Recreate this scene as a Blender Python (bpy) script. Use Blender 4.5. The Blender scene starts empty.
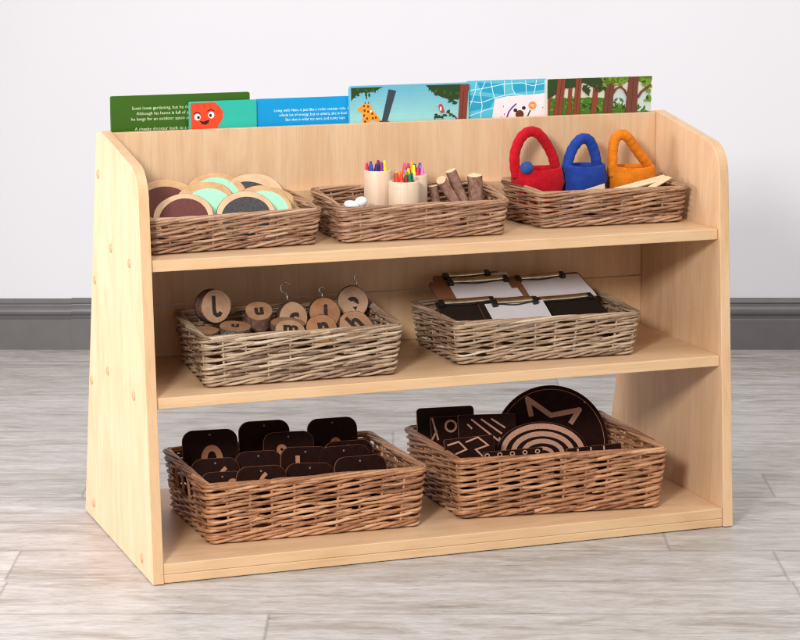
import bpy, math, random
from mathutils import Vector, Matrix
R = math.radians
sc = bpy.context.scene
COL = sc.collection
CAM = Vector((-.871, -3.5226, 1.1022)); YAW = -.3475; PITCH = -.1873
XIN0, XIN1 = .0175, .9825           # inner faces of the two side panels

# ------------------------------------------------------------------ materials
def lin(r, g, b):
    f = lambda c: (c/255/12.92) if c/255 <= .04045 else ((c/255+.055)/1.055)**2.4
    return (f(r), f(g), f(b), 1)
class NT:
    def __init__(s, name):
        s.m = bpy.data.materials.new(name); s.m.use_nodes = True
        s.t = s.m.node_tree; s.b = s.t.nodes['Principled BSDF']
    def n(s, typ, **k):
        o = s.t.nodes.new(typ)
        for a, v in k.items():
            if a.startswith('i_'): o.inputs[a[2:].replace('_', ' ')].default_value = v
            else: setattr(o, a, v)
        return o
    def l(s, a, b): s.t.links.new(a, b)
    def coord(s, scale=(1, 1, 1), rot=(0, 0, 0), kind='Object', loc=(0, 0, 0)):
        tc = s.n('ShaderNodeTexCoord'); mp = s.n('ShaderNodeMapping')
        mp.inputs['Scale'].default_value = scale; mp.inputs['Rotation'].default_value = rot
        mp.inputs['Location'].default_value = loc
        s.l(tc.outputs[kind], mp.inputs['Vector']); return mp.outputs['Vector']
    def noise(s, vec, scale=5, detail=4, rough=.55, dist=0):
        o = s.n('ShaderNodeTexNoise'); o.inputs['Scale'].default_value = scale
        o.inputs['Detail'].default_value = detail; o.inputs['Roughness'].default_value = rough
        o.inputs['Distortion'].default_value = dist
        if vec is not None: s.l(vec, o.inputs['Vector'])
        return o.outputs['Fac']
    def ramp(s, fac, stops, interp='LINEAR'):
        o = s.n('ShaderNodeValToRGB'); cr = o.color_ramp; cr.interpolation = interp
        while len(cr.elements) < len(stops): cr.elements.new(.5)
        for e, (p, c) in zip(cr.elements, stops): e.position = p; e.color = c
        s.l(fac, o.inputs['Fac']); return o.outputs['Color']
    def math(s, op, a, b=None):
        o = s.n('ShaderNodeMath', operation=op)
        for i, v in enumerate((a, b)):
            if v is None: continue
            if isinstance(v, (int, float)): o.inputs[i].default_value = v
            else: s.l(v, o.inputs[i])
        return o.outputs[0]
    def mix(s, fac, a, b, mode='MIX'):
        o = s.n('ShaderNodeMix', data_type='RGBA', blend_type=mode)
        for i, v in ((0, fac), (6, a), (7, b)):
            if isinstance(v, (int, float, tuple)): o.inputs[i].default_value = v
            else: s.l(v, o.inputs[i])
        return o.outputs[2]
    def bump(s, h, strength=.2, dist=.001):
        o = s.n('ShaderNodeBump'); o.inputs['Strength'].default_value = strength
        o.inputs['Distance'].default_value = dist
        s.l(h, o.inputs['Height']); s.l(o.outputs[0], s.b.inputs['Normal'])
    def out(s, col=None, rough=.5, spec=.5, metal=0):
        if col is not None:
            if isinstance(col, tuple): s.b.inputs['Base Color'].default_value = col
            else: s.l(col, s.b.inputs['Base Color'])
        if isinstance(rough, (int, float)): s.b.inputs['Roughness'].default_value = rough
        else: s.l(rough, s.b.inputs['Roughness'])
        s.b.inputs['Specular IOR Level'].default_value = spec
        s.b.inputs['Metallic'].default_value = metal
        return s.m
def g4(v): return (v, v, v, 1)

def m_wood(name, axis, a, b, c, rough=.42):
    t = NT(name)
    st = [1, 1, 1]; st['xyz'.index(axis)] = .055
    v = t.coord(tuple(st)); 
    n1 = t.noise(v, 60, 5, .6, .35)                  # streaks along the grain
    st2 = [1, 1, 1]; st2['xyz'.index(axis)] = .028
    n2 = t.noise(t.coord(tuple(st2)), 420, 2, .5)    # fine pores
    st3 = [1, 1, 1]; st3['xyz'.index(axis)] = .30
    n3 = t.noise(t.coord(tuple(st3)), 13, 5, .6, 1.6)  # broad figure
    col = t.ramp(n1, [(.15, a), (.52, b), (.88, c)])
    col = t.mix(t.math('MULTIPLY', t.math('MAXIMUM', t.math('SUBTRACT', n3, .44), 0), 2.1), col, tuple(q*k for q, k in zip(a, (.93, .86, .80, 1))))
    vm = t.n('ShaderNodeTexCoord'); sp3 = t.n('ShaderNodeSeparateXYZ'); t.l(vm.outputs['Object'], sp3.inputs[0])
    if axis == 'z': q = t.math('ADD', sp3.outputs['X'], sp3.outputs['Y'])
    else: q = sp3.outputs['Y']
    stave = t.n('ShaderNodeTexWhiteNoise', noise_dimensions='1D')
    t.l(t.math('FLOOR', t.math('MULTIPLY', t.math('ADD', q, 3.03), 11.3)), stave.inputs['W'])
    col = t.mix(1, col, t.ramp(stave.outputs['Value'], [(0, (.935, .915, .89, 1)), (1, (1, 1, 1, 1))]), 'MULTIPLY')
    dark = t.ramp(n2, [(.34, g4(.86)), (.48, g4(1))])
    col = t.mix(.55, col, dark, 'MULTIPLY')
    t.bump(n2, .06, .0006)
    return t.out(col, rough, .4)
BA, BB, BC = (.655, .405, .22, 1), (.73, .495, .30, 1), (.765, .55, .355, 1)
M = {}
M['beech_v'] = m_wood('beech vertical grain', 'z', BA, BB, BC)
M['beech_x'] = m_wood('beech long grain', 'x', BA, BB, BC)
M['beech_edge'] = m_wood('beech edge band', 'x', (.68, .435, .235, 1), (.725, .485, .28, 1), (.75, .52, .315, 1), .38)
M['beech_edge_v'] = m_wood('beech upright edge band', 'z', (.68, .435, .235, 1), (.725, .485, .28, 1), (.75, .52, .315, 1), .38)
def m_plain(name, col, rough=.5, spec=.5, metal=0, nscale=60, amp=.12, bump=0, bdist=.0005):
    t = NT(name); n = t.noise(t.coord(), nscale, 4, .6)
    lo = tuple(min(1, c*(1-amp)) for c in col[:3])+(1,); hi = tuple(min(1, c*(1+amp)) for c in col[:3])+(1,)
    if bump: t.bump(n, bump, bdist)
    return t.out(t.ramp(n, [(.3, lo), (.7, hi)]), rough, spec, metal)
M['plug'] = m_plain('dowel plug', (.47, .28, .145, 1), .5)
M['gap'] = m_plain('dark gap', (.05, .03, .02, 1), .8)

def m_floor():
    t = NT('grey plank vinyl')
    v = t.coord()
    sep = t.n('ShaderNodeSeparateXYZ'); t.l(v, sep.inputs[0])
    X, Y = sep.outputs['X'], sep.outputs['Y']
    fr = t.math('DIVIDE', t.math('SUBTRACT', Y, 3.469), .168)
    row = t.math('FLOOR', fr); fy = t.math('SUBTRACT', fr, row)
    rnd = random.Random(4)
    offs = {-1: .84, 0: .50, 1: .496, 2: .359, 4: .541, 6: .989}
    stops = []
    for i in range(-2, 14):
        stops.append(((i+2)/16, g4(offs.get(i, rnd.random()))))
    off = t.ramp(t.math('ADD', t.math('DIVIDE', t.math('ADD', row, 2), 16), 1/32), stops, 'CONSTANT')
    fx0 = t.math('SUBTRACT', t.math('DIVIDE', X, 1.22), off)
    ix = t.math('FLOOR', fx0); fx = t.math('SUBTRACT', fx0, ix)
    ey = t.math('MINIMUM', fy, t.math('SUBTRACT', 1, fy))
    ex = t.math('MINIMUM', fx, t.math('SUBTRACT', 1, fx))
    seam = t.math('MINIMUM', t.math('MULTIPLY', ey, .168), t.math('MULTIPLY', ex, 1.22))   # metres to the nearest joint
    idv = t.n('ShaderNodeCombineXYZ'); t.l(row, idv.inputs[0]); t.l(ix, idv.inputs[1])
    wn = t.n('ShaderNodeTexWhiteNoise', noise_dimensions='3D'); t.l(idv.outputs[0], wn.inputs['Vector'])
    shift = t.n('ShaderNodeVectorMath', operation='MULTIPLY_ADD')
    t.l(wn.outputs['Color'], shift.inputs[0]); shift.inputs[1].default_value = (9, 9, 9); t.l(v, shift.inputs[2])
    def grain(sx, sy, scale, det, dist=0, ro=.6):
        mp = t.n('ShaderNodeMapping'); mp.inputs['Scale'].default_value = (sx, sy, 1)
        t.l(shift.outputs[0], mp.inputs['Vector']); return t.noise(mp.outputs[0], scale, det, ro, dist)
    n1 = grain(.22, 1, 24, 9, .8, .74)
    n2 = grain(.26, 1, 120, 6, .6, .78)
    n3 = grain(.35, 1, 5, 3, .6)
    n4 = grain(.06, 1, 430, 4, .3, .7)
    base = t.ramp(n1, [(.30, (.22, .18, .14, 1)), (.41, (.375, .335, .295, 1)), (.51, (.50, .48, .455, 1)), (.68, (.625, .61, .595, 1))])
    base = t.mix(t.math('MULTIPLY', n3, .55), base, (.50, .455, .41, 1))
    n5 = grain(.28, 1, 52, 9, .6, .80)
    base = t.mix(.55, base, t.ramp(n5, [(.32, (.62, .56, .50, 1)), (.44, (.93, .91, .89, 1)), (.58, g4(1.08))]), 'MULTIPLY')
    base = t.mix(.8, base, t.ramp(n2, [(.3, g4(.78)), (.60, g4(1.05))]), 'MULTIPLY')
    base = t.mix(.6, base, t.ramp(n4, [(.32, g4(.66)), (.52, g4(1.03))]), 'MULTIPLY')
    pl = t.ramp(wn.outputs['Value'], [(0, (.90, .89, .885, 1)), (1, (1.0, 1.0, 1.0, 1))])
    base = t.mix(1, base, pl, 'MULTIPLY')
    sm = t.ramp(seam, [(0, g4(.66)), (.0007, g4(.82)), (.0013, g4(1))])
    base = t.mix(1, base, sm, 'MULTIPLY')
    t.bump(t.math('ADD', t.math('MULTIPLY', n2, .4), sm), .12, .0012)
    return t.out(base, t.math('ADD', t.math('MULTIPLY', n2, .15), .36), .35)
M['floor'] = m_floor()
def m_wall():
    t = NT('white wall paint'); n = t.noise(t.coord(), 260, 3, .6)
    t.bump(n, .08, .0006); n2 = t.noise(t.coord(), 1.4, 2)
    return t.out(t.ramp(n2, [(.3, (.745, .74, .765, 1)), (.7, (.775, .77, .795, 1))]), .6, .25)
M['wall'] = m_wall()
M['skirting'] = m_plain('grey skirting paint', (.145, .135, .132, 1), .33, .5, 0, 25, .06, .05)

def m_wicker(name, stops):
    t = NT(name)
    a = t.n('ShaderNodeAttribute'); a.attribute_name = 'tint'
    n = t.noise(t.coord(), 130, 4, .65)
    n2 = t.noise(t.coord(), 700, 2, .6)
    f = t.math('ADD', t.math('MULTIPLY', a.outputs['Fac'], .72), t.math('MULTIPLY', n, .42))
    f = t.math('SUBTRACT', f, .08)
    col = t.ramp(f, stops)
    t.bump(n2, .35, .0006)
    return t.out(col, .40, .5)
M['wicker_grey'] = m_wicker('greyed brown willow', [(.05, (.075, .030, .017, 1)), (.3, (.24, .118, .066, 1)), (.6, (.42, .24, .140, 1)), (.95, (.66, .46, .32, 1))])
M['wicker_pale'] = m_wicker('pale grey willow', [(.05, (.10, .06, .038, 1)), (.3, (.25, .155, .095, 1)), (.6, (.46, .325, .215, 1)), (.95, (.72, .60, .47, 1))])
M['wicker_warm'] = m_wicker('warm brown willow', [(.05, (.085, .030, .014, 1)), (.3, (.24, .092, .04, 1)), (.6, (.50, .245, .118, 1)), (.95, (.74, .47, .285, 1))])

def m_endgrain(name, a, b, c, rings=260):
    t = NT(name)
    v = t.coord((1, 1, .2)); w = t.n('ShaderNodeTexWave', wave_type='RINGS', rings_direction='Z')
    w.inputs['Scale'].default_value = rings; w.inputs['Distortion'].default_value = 2.2; w.inputs['Detail'].default_value = 3
    w.inputs['Detail Scale'].default_value = .6
    t.l(v, w.inputs['Vector'])
    n = t.noise(t.coord(), 45, 4, .6, .4)
    f = t.math('ADD', t.math('MULTIPLY', w.outputs['Fac'], .10), t.math('MULTIPLY', n, .92))
    t.bump(t.noise(t.coord(), 900, 2), .1, .0004)
    return t.out(t.ramp(f, [(.3, a), (.55, b), (.8, c)]), .6, .3)
M['slice_face'] = m_endgrain('sawn slice face', (.29, .145, .073, 1), (.40, .22, .12, 1), (.48, .285, .165, 1))
M['slice_orange'] = m_endgrain('sawn slice orange', (.28, .12, .05, 1), (.40, .185, .085, 1), (.47, .235, .115, 1))
M['slice_pale'] = m_endgrain('sawn slice pale', (.36, .20, .115, 1), (.48, .29, .18, 1), (.56, .36, .24, 1))
M['disc_rim'] = m_endgrain('pale disc wood', (.55, .34, .19, 1), (.66, .44, .27, 1), (.74, .53, .36, 1), 120)
M['disc_tan'] = m_endgrain('tan disc wood', (.48, .27, .12, 1), (.60, .37, .185, 1), (.66, .44, .25, 1), 120)
def m_bark(name, a, b, c, sc_=90):
    t = NT(name); n = t.noise(t.coord((1, 1, .6)), sc_, 6, .7, .3)
    t.bump(n, .8, .002)
    return t.out(t.ramp(n, [(.32, a), (.52, b), (.72, c)]), .8, .2)
M['bark'] = m_bark('brown bark', (.055, .028, .018, 1), (.15, .085, .055, 1), (.26, .165, .115, 1))
M['bark_grey'] = m_bark('speckled grey bark', (.03, .022, .018, 1), (.13, .10, .075, 1), (.40, .34, .27, 1), 220)
M['bark_red'] = m_bark('red brown bark', (.11, .05, .034, 1), (.25, .128, .09, 1), (.38, .235, .175, 1), 160)
M['burn'] = m_plain('burnt letter', (.028, .014, .009, 1), .8)
def m_paint(name, col, amp=.16): return m_plain(name, col, .75, .25, 0, 240, amp, .15)
M['p_maroon'] = m_paint('maroon chalk paint', (.13, .040, .035, 1))
M['p_mint'] = m_paint('mint chalk paint', (.36, .70, .48, 1), .1)
M['p_slate'] = m_paint('slate chalk paint', (.060, .055, .056, 1), .35)
M['pot'] = m_wood('pale turned wood', 'z', (.66, .47, .33, 1), (.74, .57, .42, 1), (.80, .65, .50, 1), .55)
M['stone'] = m_plain('white pebble', (.80, .77, .72, 1), .4, .5, 0, 50, .05)
M['cutwood'] = m_plain('fresh cut wood', (.72, .52, .32, 1), .6, .3, 0, 150, .12)
def m_felt(name, col):
    t = NT(name); n = t.noise(t.coord(), 420, 5, .75); n2 = t.noise(t.coord(), 60, 3)
    t.bump(t.math('ADD', n, t.math('MULTIPLY', n2, 1.2)), .75, .0016)
    lo = tuple(c*.6 for c in col[:3])+(1,); hi = tuple(min(1, c*1.25+.006) for c in col[:3])+(1,)
    t.b.inputs['Sheen Weight'].default_value = .06
    return t.out(t.ramp(t.math('ADD', t.math('MULTIPLY', n, .6), t.math('MULTIPLY', n2, .4)), [(.3, lo), (.7, hi)]), .95, .1)
M['felt_red'] = m_felt('red felt', (.50, .004, .013, 1))
M['felt_blue'] = m_felt('blue felt', (.015, .05, .30, 1))
M['felt_orange'] = m_felt('orange felt', (.74, .20, .008, 1))
M['felt_ball'] = m_felt('navy felt', (.03, .075, .27, 1))
M['steel'] = m_plain('hook wire', (.62, .60, .57, 1), .25, .5, 1, 80, .1)
M['clip_metal'] = m_plain('clip metal', (.62, .52, .38, 1), .24, .5, 1, 60, .25)
M['black_clip'] = m_plain('black clip plastic', (.012, .010, .010, 1), .35)
M['mdf'] = m_plain('brown board', (.21, .092, .042, 1), .5, .4, 0, 200, .2)
M['mat_dark'] = m_plain('dark mat', (.020, .0125, .0095, 1), .8, .15, 0, 400, .4, .3)
M['paper'] = m_plain('white paper', (.67, .645, .675, 1), .7, .2, 0, 18, .04, .4, .002)
M['tile_dark'] = m_plain('dark stained board', (.0180, .0052, .0034, 1), .5, .06, 0, 90, .3, .05)
M['tile_edge'] = m_plain('burnt board edge', (.17, .062, .030, 1), .55, .4, 0, 150, .3)
M['etch'] = m_plain('etched wood line', (.45, .20, .105, 1), .65, .3, 0, 300, .2)
M['etch_pink'] = m_plain('etched rose wood', (.50, .27, .185, 1), .65, .3, 0, 300, .2)
M['hole'] = m_plain('small hole', (.20, .16, .14, 1), .6)
M['page'] = m_plain('page paper', (.80, .79, .76, 1), .7, .2, 0, 300, .03)
_ink = {}
def ink(r, g, b, rough=.3):
    k = (r, g, b)
    if k not in _ink: _ink[k] = m_plain('ink %d %d %d' % k, lin(r, g, b), rough, .45, 0, 40, .03)
    return _ink[k]
WAX = dict(blue=(20, 60, 150), navy=(30, 35, 110), purple=(110, 40, 130), yellow=(245, 205, 20), maroon=(120, 25, 50), red=(225, 40, 30),
           orange=(245, 105, 30), scarlet=(235, 65, 45), green=(20, 120, 70), lime=(105, 165, 45), teal=(10, 90, 90), pink=(235, 70, 130), magenta=(190, 40, 110),
           lemon=(250, 225, 60), lilac=(150, 110, 200), amber=(250, 165, 20), crimson=(205, 25, 65), rose=(225, 120, 190), violet=(70, 50, 150), brown=(110, 60, 40))

# ------------------------------------------------------------------ mesh helpers
class MB:
    def __init__(s): s.v = []; s.f = []; s.mi = []; s.sm = []; s.tint = None; s.mats = []
    def mat(s, m):
        if m not in s.mats: s.mats.append(m)
        return s.mats.index(m)
    def add(s, vs, fs, m, smooth=False, T=None, tint=None):
        o = len(s.v); i = s.mat(m)
        s.v += [tuple(T @ Vector(p)) for p in vs] if T is not None else [tuple(p) for p in vs]
        for f in fs: s.f.append([o+k for k in f]); s.mi.append(i); s.sm.append(smooth)
        if tint is not None:
            if s.tint is None: s.tint = []
            s.tint += [tint]*len(vs)
        return s
    def box(s, x0, x1, y0, y1, z0, z1, m, T=None):
        vs = [(x, y, z) for z in (z0, z1) for y in (y0, y1) for x in (x0, x1)]
        return s.add(vs, [(0, 2, 3, 1), (4, 5, 7, 6), (0, 1, 5, 4), (2, 6, 7, 3), (0, 4, 6, 2), (1, 3, 7, 5)], m, False, T)
    def prism(s, pts, z0, z1, m, mside=None, T=None, smooth_side=False, bev=0):
        """pts: counter-clockwise outline in XY, raised from z0 to z1"""
        A = sum(a[0]*b[1]-b[0]*a[1] for a, b in zip(pts, pts[1:]+pts[:1]))
        if A < 0: pts = pts[::-1]
        n = len(pts)
        if bev:
            cx = sum(p[0] for p in pts)/n; cy = sum(p[1] for p in pts)/n
            ins = []
            for i, p in enumerate(pts):
                a, b = Vector(pts[i-1]), Vector(pts[(i+1) % n]); d = (b-a); d = d.normalized() if d.length else Vector((1, 0))
                ins.append((p[0]-d.y*bev, p[1]+d.x*bev))
            s.add([(x, y, z0) for x, y in pts], [tuple(range(n))[::-1]], mside or m, False, T)
            vs = [(x, y, z0) for x, y in pts]+[(x, y, z1-bev) for x, y in pts]
            s.add(vs, [(i, (i+1) % n, n+(i+1) % n, n+i) for i in range(n)], mside or m, smooth_side, T)
            vs = [(x, y, z1-bev) for x, y in pts]+[(x, y, z1) for x, y in ins]
            s.add(vs, [(i, (i+1) % n, n+(i+1) % n, n+i) for i in range(n)], mside or m, smooth_side, T)
            return s.add([(x, y, z1) for x, y in ins], [tuple(range(n))], m, False, T)
        s.add([(x, y, z1) for x, y in pts], [tuple(range(n))], m, False, T)
        s.add([(x, y, z0) for x, y in pts], [tuple(range(n))[::-1]], mside or m, False, T)
        vs = [(x, y, z0) for x, y in pts]+[(x, y, z1) for x, y in pts]
        return s.add(vs, [(i, (i+1) % n, n+(i+1) % n, n+i) for i in range(n)], mside or m, smooth_side, T)
    def tube(s, pts, rad, m, seg=6, closed=False, T=None, tint=None, caps=True):
        pts = [Vector(p) for p in pts]; n = len(pts); vs = []; fs = []
        prev = None
        for i, p in enumerate(pts):
            a = pts[i-1] if (i or closed) else p; b = pts[(i+1) % n] if (i < n-1 or closed) else p
            t = (b-a).normalized() if (b-a).length > 1e-9 else Vector((0, 0, 1))
            if prev is None:
                up = Vector((0, 0, 1)) if abs(t.z) < .9 else Vector((1, 0, 0))
                u = t.cross(up).normalized()
            else:
                u = (prev-t*prev.dot(t)); u = u.normalized() if u.length > 1e-6 else t.orthogonal().normalized()
            prev = u; w = t.cross(u)
            r = rad[i] if isinstance(rad, (list, tuple)) else rad
            for k in range(seg):
                an = 2*math.pi*k/seg; vs.append(p+(u*math.cos(an)+w*math.sin(an))*r)
        for i in range(n if closed else n-1):
            j = (i+1) % n
            for k in range(seg):
                l = (k+1) % seg; fs.append((i*seg+k, i*seg+l, j*seg+l, j*seg+k))
        if not closed and caps: fs.append(tuple(range(seg))[::-1]); fs.append(tuple((n-1)*seg+k for k in range(seg)))
        return s.add(vs, fs, m, True, T, tint)
    def lathe(s, prof, m, seg=32, T=None, smooth=True):
        vs = []; fs = []; n = len(prof)
        for r, z in prof:
            for k in range(seg):
                a = 2*math.pi*k/seg; vs.append((r*math.cos(a), r*math.sin(a), z))
        for i in range(n-1):
            for k in range(seg):
                l = (k+1) % seg; fs.append((i*seg+k, i*seg+l, (i+1)*seg+l, (i+1)*seg+k))
        fs.append(tuple(range(seg))[::-1]); fs.append(tuple((n-1)*seg+k for k in range(seg)))
        return s.add(vs, fs, m, smooth, T)
    def stroke(s, pts, w, z0, z1, m, T=None, closed=False):
        pts = [Vector(p) for p in pts]; n = len(pts); L = []; Rr = []
        for i, p in enumerate(pts):
            a = pts[i-1] if (i or closed) else p; b = pts[(i+1) % n] if (i < n-1 or closed) else p
            d1 = (p-a); d2 = (b-p)
            d1 = d1.normalized() if d1.length else d2.normalized(); d2 = d2.normalized() if d2.length else d1
            t = (d1+d2); t = t.normalized() if t.length > 1e-6 else d1
            k = 1/max(.45, t.dot(d1)); nrm = Vector((-t.y, t.x))*(w/2*k)
            L.append(p+nrm); Rr.append(p-nrm)
        for i in range(n if closed else n-1):
            j = (i+1) % n
            s.prism([tuple(L[i]), tuple(Rr[i]), tuple(Rr[j]), tuple(L[j])], z0, z1, m, None, T)
        return s
    def build(s, name, parent=None, off=None, bevel=0, label=None):
        me = bpy.data.meshes.new(name)
        vs = [tuple(Vector(v)-off) for v in s.v] if off is not None else s.v
        me.from_pydata(vs, [], s.f)
        for m in s.mats: me.materials.append(m)
        me.polygons.foreach_set('material_index', s.mi); me.polygons.foreach_set('use_smooth', s.sm)
        if s.tint:
            a = me.attributes.new('tint', 'FLOAT', 'POINT'); a.data.foreach_set('value', s.tint)
        me.update()
        o = bpy.data.objects.new(name, me); COL.objects.link(o)
        if parent is not None: o.parent = parent
        if bevel:
            b = o.modifiers.new('Bevel', 'BEVEL'); b.width = bevel; b.segments = 2; b.limit_method = 'ANGLE'; b.angle_limit = R(40)
            b.harden_normals = False
        if label: o['label'] = label
        return o
def thing(name, label, cat, loc=(0, 0, 0), group=None, mat=None):
    o = bpy.data.objects.new(name, None); COL.objects.link(o); o.empty_display_size = .02
    if mat is not None: o.matrix_world = mat
    else: o.location = loc
    o['label'] = label; o['category'] = cat
    if group: o['group'] = group
    return o
def tag(o, label, cat, group=None):
    o['label'] = label; o['category'] = cat
    if group: o['group'] = group
    return o
def struct(o): o['kind'] = 'structure'; return o
def frame(loc, el=0, az=0, spin=0):
    """local +Z = the way the piece faces; el = tilt upwards, az = turn towards the left of the shelf front, spin = roll in its plane"""
    e, a = R(el), R(az)
    n = Vector((-math.sin(a)*math.cos(e), -math.cos(a)*math.cos(e), math.sin(e)))
    up = Vector((0, 0, 1)) if el < 89 else Vector((0, 1, 0))
    x = up.cross(n).normalized(); y = n.cross(x)
    m = Matrix((x, y, n)).transposed().to_4x4()
    return Matrix.Translation(loc) @ m @ Matrix.Rotation(R(spin), 4, 'Z')
def text_mb(mb, body, size, m, T, z=.0003, align='CENTER', ext=.0, bold=0, sx=1):
    cu = bpy.data.curves.new('lettering', 'FONT'); cu.body = body; cu.size = size; cu.align_x = align; cu.align_y = 'CENTER'
    cu.extrude = ext; cu.offset = bold; cu.resolution_u = 6 if size > .02 else 3
    o = bpy.data.objects.new('lettering', cu); COL.objects.link(o)
    dg = bpy.context.evaluated_depsgraph_get(); me = bpy.data.meshes.new_from_object(o.evaluated_get(dg))
    Tz = T @ Matrix.Translation((0, 0, z)) @ Matrix.Diagonal((sx, 1, 1, 1))
    mb.add([v.co for v in me.vertices], [tuple(p.vertices) for p in me.polygons], m, False, Tz)
    bpy.data.objects.remove(o); bpy.data.curves.remove(cu); bpy.data.meshes.remove(me)
def ellipse(cx, cy, rx, ry, n=24, a0=0, a1=360):
    full = abs(a1-a0) >= 360
    k = n if full else n+1
    return [(cx+rx*math.cos(R(a0+(a1-a0)*i/n)), cy+ry*math.sin(R(a0+(a1-a0)*i/n))) for i in range(k)]
def rrect(x0, x1, y0, y1, r, n=6):
    P = []
    for cx, cy, a in ((x1-r, y0+r, -90), (x1-r, y1-r, 0), (x0+r, y1-r, 90), (x0+r, y0+r, 180)):
        P += [(cx+r*math.cos(R(a+90*i/n)), cy+r*math.sin(R(a+90*i/n))) for i in range(n+1)]
    return P
def blob(r, n=40, irr=.06, seed=0, flat=1):
    g = random.Random(seed); ph = [(g.uniform(0, 6.28), g.uniform(-1, 1)) for _ in range(5)]
    P = []
    for i in range(n):
        a = 2*math.pi*i/n
        d = 1+irr*sum(w*math.sin((k+2)*a+p)/(k+1.5) for k, (p, w) in enumerate(ph))
        P.append((r*d*math.cos(a), r*d*math.sin(a)*flat))
    return P

# ------------------------------------------------------------------ setting
ground = Matrix.Translation((CAM.x, CAM.y, 0)) @ Matrix.Rotation(YAW, 4, 'Z')     # squared to the wall: x along it, y towards it
mb = MB(); mb.add([(-6, -3, 0), (6, -3, 0), (6, 5.6, 0), (-6, 5.6, 0)], [(0, 1, 2, 3)], M['floor'])
o = struct(mb.build('floor')); o.matrix_world = ground
mb = MB(); mb.box(-6, 6, 5.47, 5.6, 0, 3.0, M['wall'])
o = struct(mb.build('wall')); o.matrix_world = ground
prof = [(0, 0), (.020, 0), (.020, .0675), (.0175, .0700), (.0125, .0712), (.0095, .0738), (.0095, .0768), (.0125, .0782), (.0155, .0815), (.0165, .0870), (.0155, .0920), (.0125, .0962),
        (.0095, .0985), (.0075, .1000), (.0065, .1030), (.0085, .1048), (.0090, .1070), (.0060, .1130), (.0015, .1155), (0, .1157)]
def skirting(x0, x1, dz, dy):
    mb = MB(); n = len(prof)
    vs = [(x, 5.470-p-dy, z+(dz if z > .06 else 0)) for x in (x0, x1) for p, z in prof]
    mb.add(vs, [(i, i+1, n+i+1, n+i) for i in range(n-1)]+[tuple(range(n))[::-1], tuple(range(n, 2*n))], M['skirting'])
    o = struct(mb.build('skirting_board')); o.matrix_world = ground
skirting(-6, -.7501, 0, 0); skirting(-.7500, 6, .0014, 0)

# ------------------------------------------------------------------ shelf unit
ORG = Vector((.5, .2, 0))
unit = thing('shelf_unit', 'pale beech open shelf unit with sloping ends holding wicker baskets and books', 'shelf unit', ORG)
YF0, YFK, ZK, YA, ZA, YB0, YBA = 0, .0512, .632, .2885, .673, .473, .322
def side_outline():
    def fil(p0, p, p1, r, n=8):
        p0, p, p1 = Vector(p0), Vector(p), Vector(p1); a = (p0-p).normalized(); b = (p1-p).normalized()
        half = a.angle(b)/2; d = r/math.tan(half); c = p+(a+b).normalized()*(r/math.sin(half))
        s, e = p+a*d, p+b*d; out = []
        va, vb = s-c, e-c; ang = va.angle(vb); sgn = 1 if va.cross(vb) > 0 else -1
        for i in range(n+1):
            t = sgn*ang*i/n; out.append((c.x+va.x*math.cos(t)-va.y*math.sin(t), c.y+va.x*math.sin(t)+va.y*math.cos(t)))
        return out
    K, A, B = (YFK, ZK+.004), (YA+.004, ZA+.001), (YBA, ZA-.004)
    P = [(YF0, .0015)]+fil((YF0, 0), K, A, .055, 12)+fil(K, A, B, .02, 5)+fil(A, B, (YB0, 0), .012, 5)+[(YB0, .0015)]
    return P
for x0, x1 in ((0, XIN0), (XIN1, 1)):
    mb = MB(); P = side_outline(); n = len(P)
    # outline is clockwise seen from +X
    vl = [(x0, y, z) for y, z in P]; vr = [(x1, y, z) for y, z in P]
    mb.add(vl, [tuple(range(n))[::-1]], M['beech_v']); mb.add(vr, [tuple(range(n))], M['beech_v'])
    mb.add(vl+vr, [(i, (i+1) % n, n+(i+1) % n, n+i) for i in range(n)], M['beech_edge_v'])
    side = mb.build('side_panel', unit, ORG, .0012)
    if x0 == 0:
        import bmesh
        left_side = side
    else: right_side = side
for ob in [c for c in unit.children if c.name.startswith('side_panel')]:
    import bmesh
    bm = bmesh.new(); bm.from_mesh(ob.data); bmesh.ops.remove_doubles(bm, verts=bm.verts, dist=1e-6)
    bmesh.ops.recalc_face_normals(bm, faces=bm.faces); bm.to_mesh(ob.data); bm.free()
def plank(name, x0, x1, y0, y1, z0, z1, face, edge, parent=unit):
    mb = MB(); vs = [(x, y, z) for z in (z0, z1) for y in (y0, y1) for x in (x0, x1)]
    mb.add(vs, [(0, 2, 3, 1), (4, 5, 7, 6)], face); mb.add(vs, [(0, 1, 5, 4), (2, 6, 7, 3), (0, 4, 6, 2), (1, 3, 7, 5)], edge)
    o = mb.build(name, parent, ORG, .0014)
    bm = bmesh.new(); bm.from_mesh(o.data); bmesh.ops.remove_doubles(bm, verts=bm.verts, dist=1e-6); bm.to_mesh(o.data); bm.free()
    return o
g = .0003
plank('shelf', XIN0+g, XIN1-g, .0465, .350, .4824, .5003, M['beech_x'], M['beech_edge'])
plank('shelf', XIN0+g, XIN1-g, .0300, .400, .2713, .2890, M['beech_x'], M['beech_edge'])
plank('shelf', XIN0+g, XIN1-g, .0052, .455, .0150, .0321, M['beech_x'], M['beech_edge'])
plank('plinth', XIN0+g, XIN1-g, .0046, .0240, .0012, .0149, M['beech_edge'], M['beech_edge'])
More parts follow.
